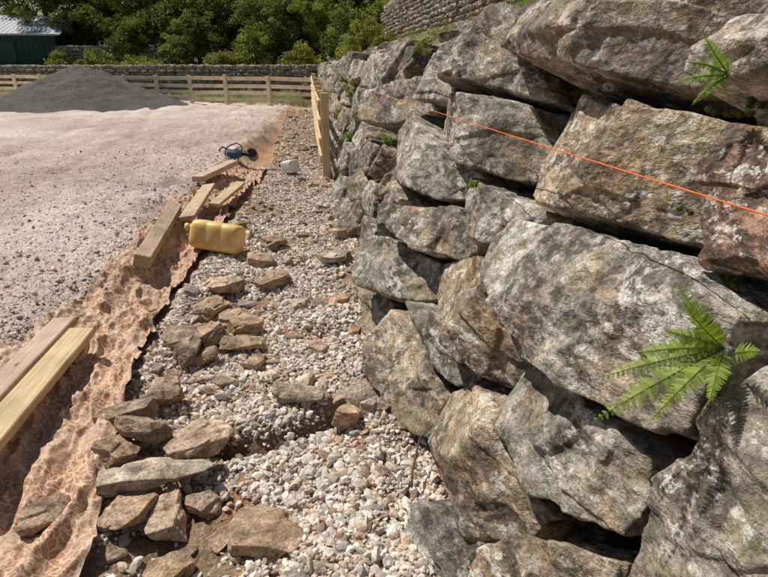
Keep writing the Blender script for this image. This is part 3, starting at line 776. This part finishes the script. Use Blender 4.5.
trees=[(tA,-19.5,47,1),(tB,-16.8,44.5,1),(tC,-13.8,43,1.15),(tA,-12,46,1.05),(tB,-9.8,42.5,.95),(tC,-7.9,40,1.1),(tA,-6.2,43,1.0),(tC,-4.2,38.5,1.05),(tB,-2.4,41,1.0),(tA,-.2,38.5,.95),(tC,1.4,36,1.1),(tB,3.6,38,1.05),(tA,6.4,36,1.0),(tC,8.8,33,1.1),(tB,-23,50,1.1),(tC,-26.5,48,1.),(tA,-30,50,1.1),(tB,-8,50,1.2),(tA,-14,52,1.2),(tB,-3,50,1.2),(tA,2.5,47,1.2),(tC,12,34,1.1),(tB,10,42,1.2),(tA,16,38,1.1),(tB,-36,52,1.1),(tA,7,48,1.25),(tC,-5.6,35,.62),(tC,-1.2,33,.7),(tC,-10.2,38.5,.6),(tB,1.0,32.5,.55)]
used=set()
for i,(o,X0,Y0,s) in enumerate(trees):
    z=float(gz(X0,Y0))-.3; rz=i*1.9; sc3=(s*rng.uniform(.95,1.15),s*rng.uniform(.95,1.15),s*rng.uniform(.9,1.1))
    if o.name not in used: o.location=(X0,Y0,z);o.scale=sc3;o.rotation_euler=(0,0,rz);used.add(o.name)
    else: inst(o,o.name.split(".")[0],(X0,Y0,z),sc3,rz)
def shrub(name,loc,H,W,base,nc,nl,leaf,seed):
    r=np.random.default_rng(seed); ac=Acc(); cent=[];rad=[]
    for k in range(7):
        a=r.uniform(0,6.28); e=np.array([math.cos(a)*W*.6*r.random(),math.sin(a)*W*.6*r.random(),H*.75]); tube(ac,[(0,0,-.2),e*.5,e],[.04,.025,.008],(.1,.08,.06),5,0)
    for k in range(nc):
        a=r.uniform(0,6.28); q=r.random()**.5; z=r.random(); cent.append([math.cos(a)*W*q*(1-.4*z),math.sin(a)*W*q*(1-.4*z),H*z*(1-.35*q)]); rad.append(r.uniform(.15,.33)*W)
    leaf_mass(ac,np.array(cent),np.array(rad),nl,leaf,base,.3); o=ac.obj(name,[M_bark,M_leaf],False); o.location=loc; return o
sh=[(-11.5,36.5,1.3,1.3),(-8.9,35.5,1.0,1.5),(-6.6,33.5,1.7,1.3),(-3.6,31.6,1.1,1.5),(-2.2,31.5,2.3,1.4),(.2,29.8,1.5,1.4),(2.6,29.5,2.6,1.6),(-14.5,39.5,1.3,1.5),(4.8,30,2.0,1.8)]
pal=[(.15,.20,.045),(.19,.23,.055),(.11,.155,.04),(.16,.195,.055)]
for i,(a,b_,h,w) in enumerate(sh):
    shrub("shrub",(a,b_,float(gz(a,b_))-.1),h*rng.uniform(.9,1.2),w,pal[i%4],55,110,.06,50+i)
shrub("goat_willow_shrub",(1.95,17.6,1.85),1.25,.8,(.20,.245,.06),45,110,.035,90)
shrub("shrub",(2.3,20.6,1.9),1.3,.9,(.14,.18,.045),45,110,.04,91)
shrub("shrub",(2.1,14.2,1.85),.55,.5,(.15,.185,.05),30,90,.028,92)
def grass(name,X,Y,Z,h,base,w=.006):
    n=len(X); a=rng.uniform(0,6.28,n); u=np.stack([np.cos(a),np.sin(a),0*a],1); lean=rng.normal(0,.35,(n,2))
    b0=np.stack([X,Y,Z],1); hh=(h*rng.uniform(.5,1.3,n))[:,None]
    m=b0+np.concatenate([lean*hh*.3,hh*.6],1); t=b0+np.concatenate([lean*hh,hh*.95],1)
    V=np.stack([b0-u*w,b0+u*w,m+u*w*.7,m-u*w*.7,t+u*w*.1,t-u*w*.1],1).reshape(-1,3)
    k=np.arange(n)[:,None]*6; F=np.concatenate([k+np.array([0,1,2,3]),k+np.array([3,2,4,5])])
    hue=rng.random(n)[:,None]; c=(np.array(base)*(1-hue)+np.array([.32,.27,.11])*hue)*rng.uniform(.7,1.3,(n,1))
    return mesh_obj(name,V,F,M_leaf,np.repeat(c,6,0),False)
n=12000; X=rng.uniform(1.15,3.4,n);Y=rng.uniform(2.5,24,n); kp=n2(X,Y,1.1,3,80)>.0; X,Y=X[kp],Y[kp]
grass("grass",X,Y,gz(X,Y)-.01,.13,(.13,.17,.04),.005)
n=26000; X=rng.uniform(-26,5,n); t_=rng.uniform(4.3,13,n); Y=fence_y(X)+t_
grass("grass",X,Y,gz(X,Y)-.02,.30,(.15,.20,.045),.018)
n=5000; X=rng.uniform(-26,.5,n); Y=fence_y(X)+rng.uniform(.2,3,n); kp=n2(X,Y,.9,3,81)>0; X,Y=X[kp],Y[kp]
grass("grass",X,Y,gz(X,Y)-.02,.28,(.16,.20,.05),.015)
spots=[(8.6,.95,.12),(8.0,.66,.10),(7.2,1.1,.08),(6.5,1.60,.10),(9.5,1.3,.12),(10.6,.8,.12),(12,1.4,.14),(2.45,1.10,.02),(4.7,1.75,.06),(14,1.0,.14),(5.1,1.0,.05)]
ac=Acc()
for (Y0,z0,r0) in spots:
    c=wall_frame(np.array([Y0]*6),np.array([z0]*6),np.full(6,.05))+rng.normal(0,r0*.5,(6,3))
    leaf_mass(ac,c,np.full(6,r0*.6),45,.010 if Y0<6 else .022,(.19,.26,.06),.3,0)
ac.obj("wall_joint_plants",[M_leaf],False)
ac=Acc()
for (Y0,z0,r0) in [(1.20,1.515,.022),(1.10,1.545,.022),(1.05,1.58,.015),(1.18,1.30,.012),(.95,1.20,.014)]:
    c=wall_frame(Y0+rng.normal(0,r0*1.4,8),z0+rng.normal(0,r0*.25,8),np.full(8,-.02))
    leaf_mass(ac,c,np.full(8,r0*.5),90,.0030,(.11,.15,.035),.35,0)
ac.obj("moss",[M_leaf],False)

# ------------------------------------------------------------------ ferns
def frond(acc,base,tip,up,sag,wid,n=24,base_c=(.16,.27,.045)):
    base=np.array(base,float);tip=np.array(tip,float);up=np.array(up,float);up/=np.linalg.norm(up)
    ctrl=(base+tip)/2+up*sag
    def pt(t): return (1-t)**2*base+2*t*(1-t)*ctrl+t*t*tip
    pts=[pt(t) for t in np.linspace(0,1,14)]
    tube(acc,pts,np.linspace(.0018,.0005,14),(.20,.24,.06),5)
    for i in range(n):
        t=.10+.90*i/(n-1); p=pt(t); d=pt(min(1,t+.02))-pt(t-.02); d/=np.linalg.norm(d)
        sd=np.cross(d,up); sd/=np.linalg.norm(sd); nrm=np.cross(sd,d)
        prof=(min(1,.60+(t-.1)*1.6))*max(0.,1-t)**.75+.03
        for s in (-1,1):
            pl=wid*prof*rng.uniform(.8,1.1)
            ang=.22+.25*t+rng.normal(0,.08); pd=sd*s*math.cos(ang)+d*math.sin(ang)-nrm*(.15+rng.normal(0,.12)); pd/=np.linalg.norm(pd)
            pn=np.cross(pd,d)*s; pn/=np.linalg.norm(pn); pw=np.cross(pn,pd); 
            m=max(4,int(8*prof)+3); gap=pl/m
            cc=np.array(base_c)*rng.uniform(.65,1.3)*(1+.35*t)
            for j in range(m):
                u=(j+.3)/m; q=p+pd*pl*u-pn*(.15*pl*u*u); ll=gap*1.5*(1-.6*u)*1.25
                for s2 in (-1,1):
                    dd=pw*s2*.85+pd*.5; dd/=np.linalg.norm(dd); ww=pd*gap*.50
                    V=np.array([q-ww*.9,q+ww*.9,q+dd*ll*.75+ww*.8-pn*.0006,q+dd*ll*1.1+ww*.1,q+dd*ll*.7-ww*.7])
                    acc.add(V[[0,1,2,4]],np.array([[0,1,2,3]]),cc); acc.add(V[[4,2,3]],np.array([[0,1,2]]),cc)
def fern(name,fr,bc=(.25,.33,.055)):
    ac=Acc()
    for (b0,t0,up,sag,w) in fr: frond(ac,b0,t0,up,sag,w,24,bc)
    return ac.obj(name,M_fern,False)
b0=(.755,.82,1.115)
fern("fern",[(b0,(.50,.80,.99),(-.6,-.6,.7),.045,.044),(b0,(.54,.88,1.03),(-.5,-.7,.7),.06,.037),(b0,(.65,.82,1.215),(-.9,-.5,.2),.025,.032),(b0,(.69,.90,1.22),(-.9,-.6,.2),.02,.030),
 (b0,(.61,.87,1.09),(-.5,-.7,.7),.04,.034),(b0,(.71,.88,1.18),(-.9,-.5,.3),.02,.028),(b0,(.58,.75,1.02),(-.6,-.6,.7),.04,.034),(b0,(.66,.72,1.07),(-.6,-.5,.7),.03,.03),((.755,.80,1.115),(.72,.71,1.17),(-.8,-.5,.5),.02,.026),(b0,(.64,.84,1.15),(-.7,-.6,.6),.03,.030)])
b2=(.88,1.12,1.585)
fern("fern",[(b2,(.78,1.08,1.53),(-.6,-.6,.6),.02,.022),(b2,(.79,1.10,1.66),(-.9,-.6,.2),.015,.022),(b2,(.81,1.04,1.61),(-.9,-.6,.2),.02,.022),(b2,(.79,1.16,1.57),(-.5,-.6,.7),.02,.022),(b2,(.78,1.12,1.61),(-.5,-.6,.7),.02,.022)],(.20,.30,.05))

# ------------------------------------------------------------------ string line
sl=empty("string_line",(0,0,0))
M_str=flat_mat("orange_string",(.80,.16,.05),.6,60,.5); M_pin=flat_mat("steel_pin",(.25,.2,.17),.5,20,.6,.6)
ac=Acc(); a=np.array([.70,-1.2,1.40]); b_=np.array([.69,5.6,1.388])
pts=[a+(b_-a)*t+np.array([0,0,-.008*4*t*(1-t)]) for t in np.linspace(0,1,60)]
tube(ac,pts,.0017,(.8,.15,.03),8); ac.obj("string",M_str,True,sl)
ac=Acc(); tube(ac,[(.67,5.6,1.388),(.98,5.62,1.40)],.008,(.3,.2,.2),8); tube(ac,[(.68,5.592,1.388),(.705,5.608,1.388)],.014,(.3,.2,.2),8)
tube(ac,[(.66,-1.2,1.40),(1.0,-1.2,1.42)],.008,(.3,.2,.2),8); ac.obj("pin",M_pin,True,sl)
ac=Acc(); tube(ac,[(.36,1.75,.02),(.37,1.80,.06),(.40,1.88,.08),(.43,1.95,.11),(.50,2.0,.14)],[.003,.005,.005,.004,.003],(.1,.07,.05),7); ac.obj("tree_root",M_bark,True)

# ------------------------------------------------------------------ light / camera
el=math.radians(58); tosun=Vector((-.42,.34,0)).normalized()*math.cos(el)+Vector((0,0,math.sin(el)))
sd=bpy.data.lights.new("sun",'SUN'); sd.energy=5.0; sd.angle=math.radians(.53); sd.color=(1,.955,.89)
so=bpy.data.objects.new("sun",sd); col.objects.link(so); so.rotation_euler=tosun.to_track_quat('Z','Y').to_euler(); so.location=(-5,5,12)
w=bpy.data.worlds.new("World"); scn.world=w; w.use_nodes=True; nt=w.node_tree; nt.nodes.clear()
sk=nt.nodes.new("ShaderNodeTexSky"); sk.sky_type='NISHITA'; sk.sun_disc=False; sk.sun_elevation=el
sk.sun_rotation=math.atan2(tosun.x,tosun.y)
bg=nt.nodes.new("ShaderNodeBackground"); bg.inputs[1].default_value=.06; o=nt.nodes.new("ShaderNodeOutputWorld")
nt.links.new(sk.outputs[0],bg.inputs[0]); nt.links.new(bg.outputs[0],o.inputs[0])
cd=bpy.data.cameras.new("camera"); cam=bpy.data.objects.new("camera",cd); col.objects.link(cam); scn.camera=cam
cd.sensor_width=36; cd.lens=26; cd.clip_end=2000; cd.clip_start=.02
cam.location=(0,0,1.6); cam.rotation_euler=(math.radians(90-21.7),0,math.radians(-8))
scn.view_settings.view_transform='Standard'; scn.view_settings.look='None'; scn.view_settings.exposure=0
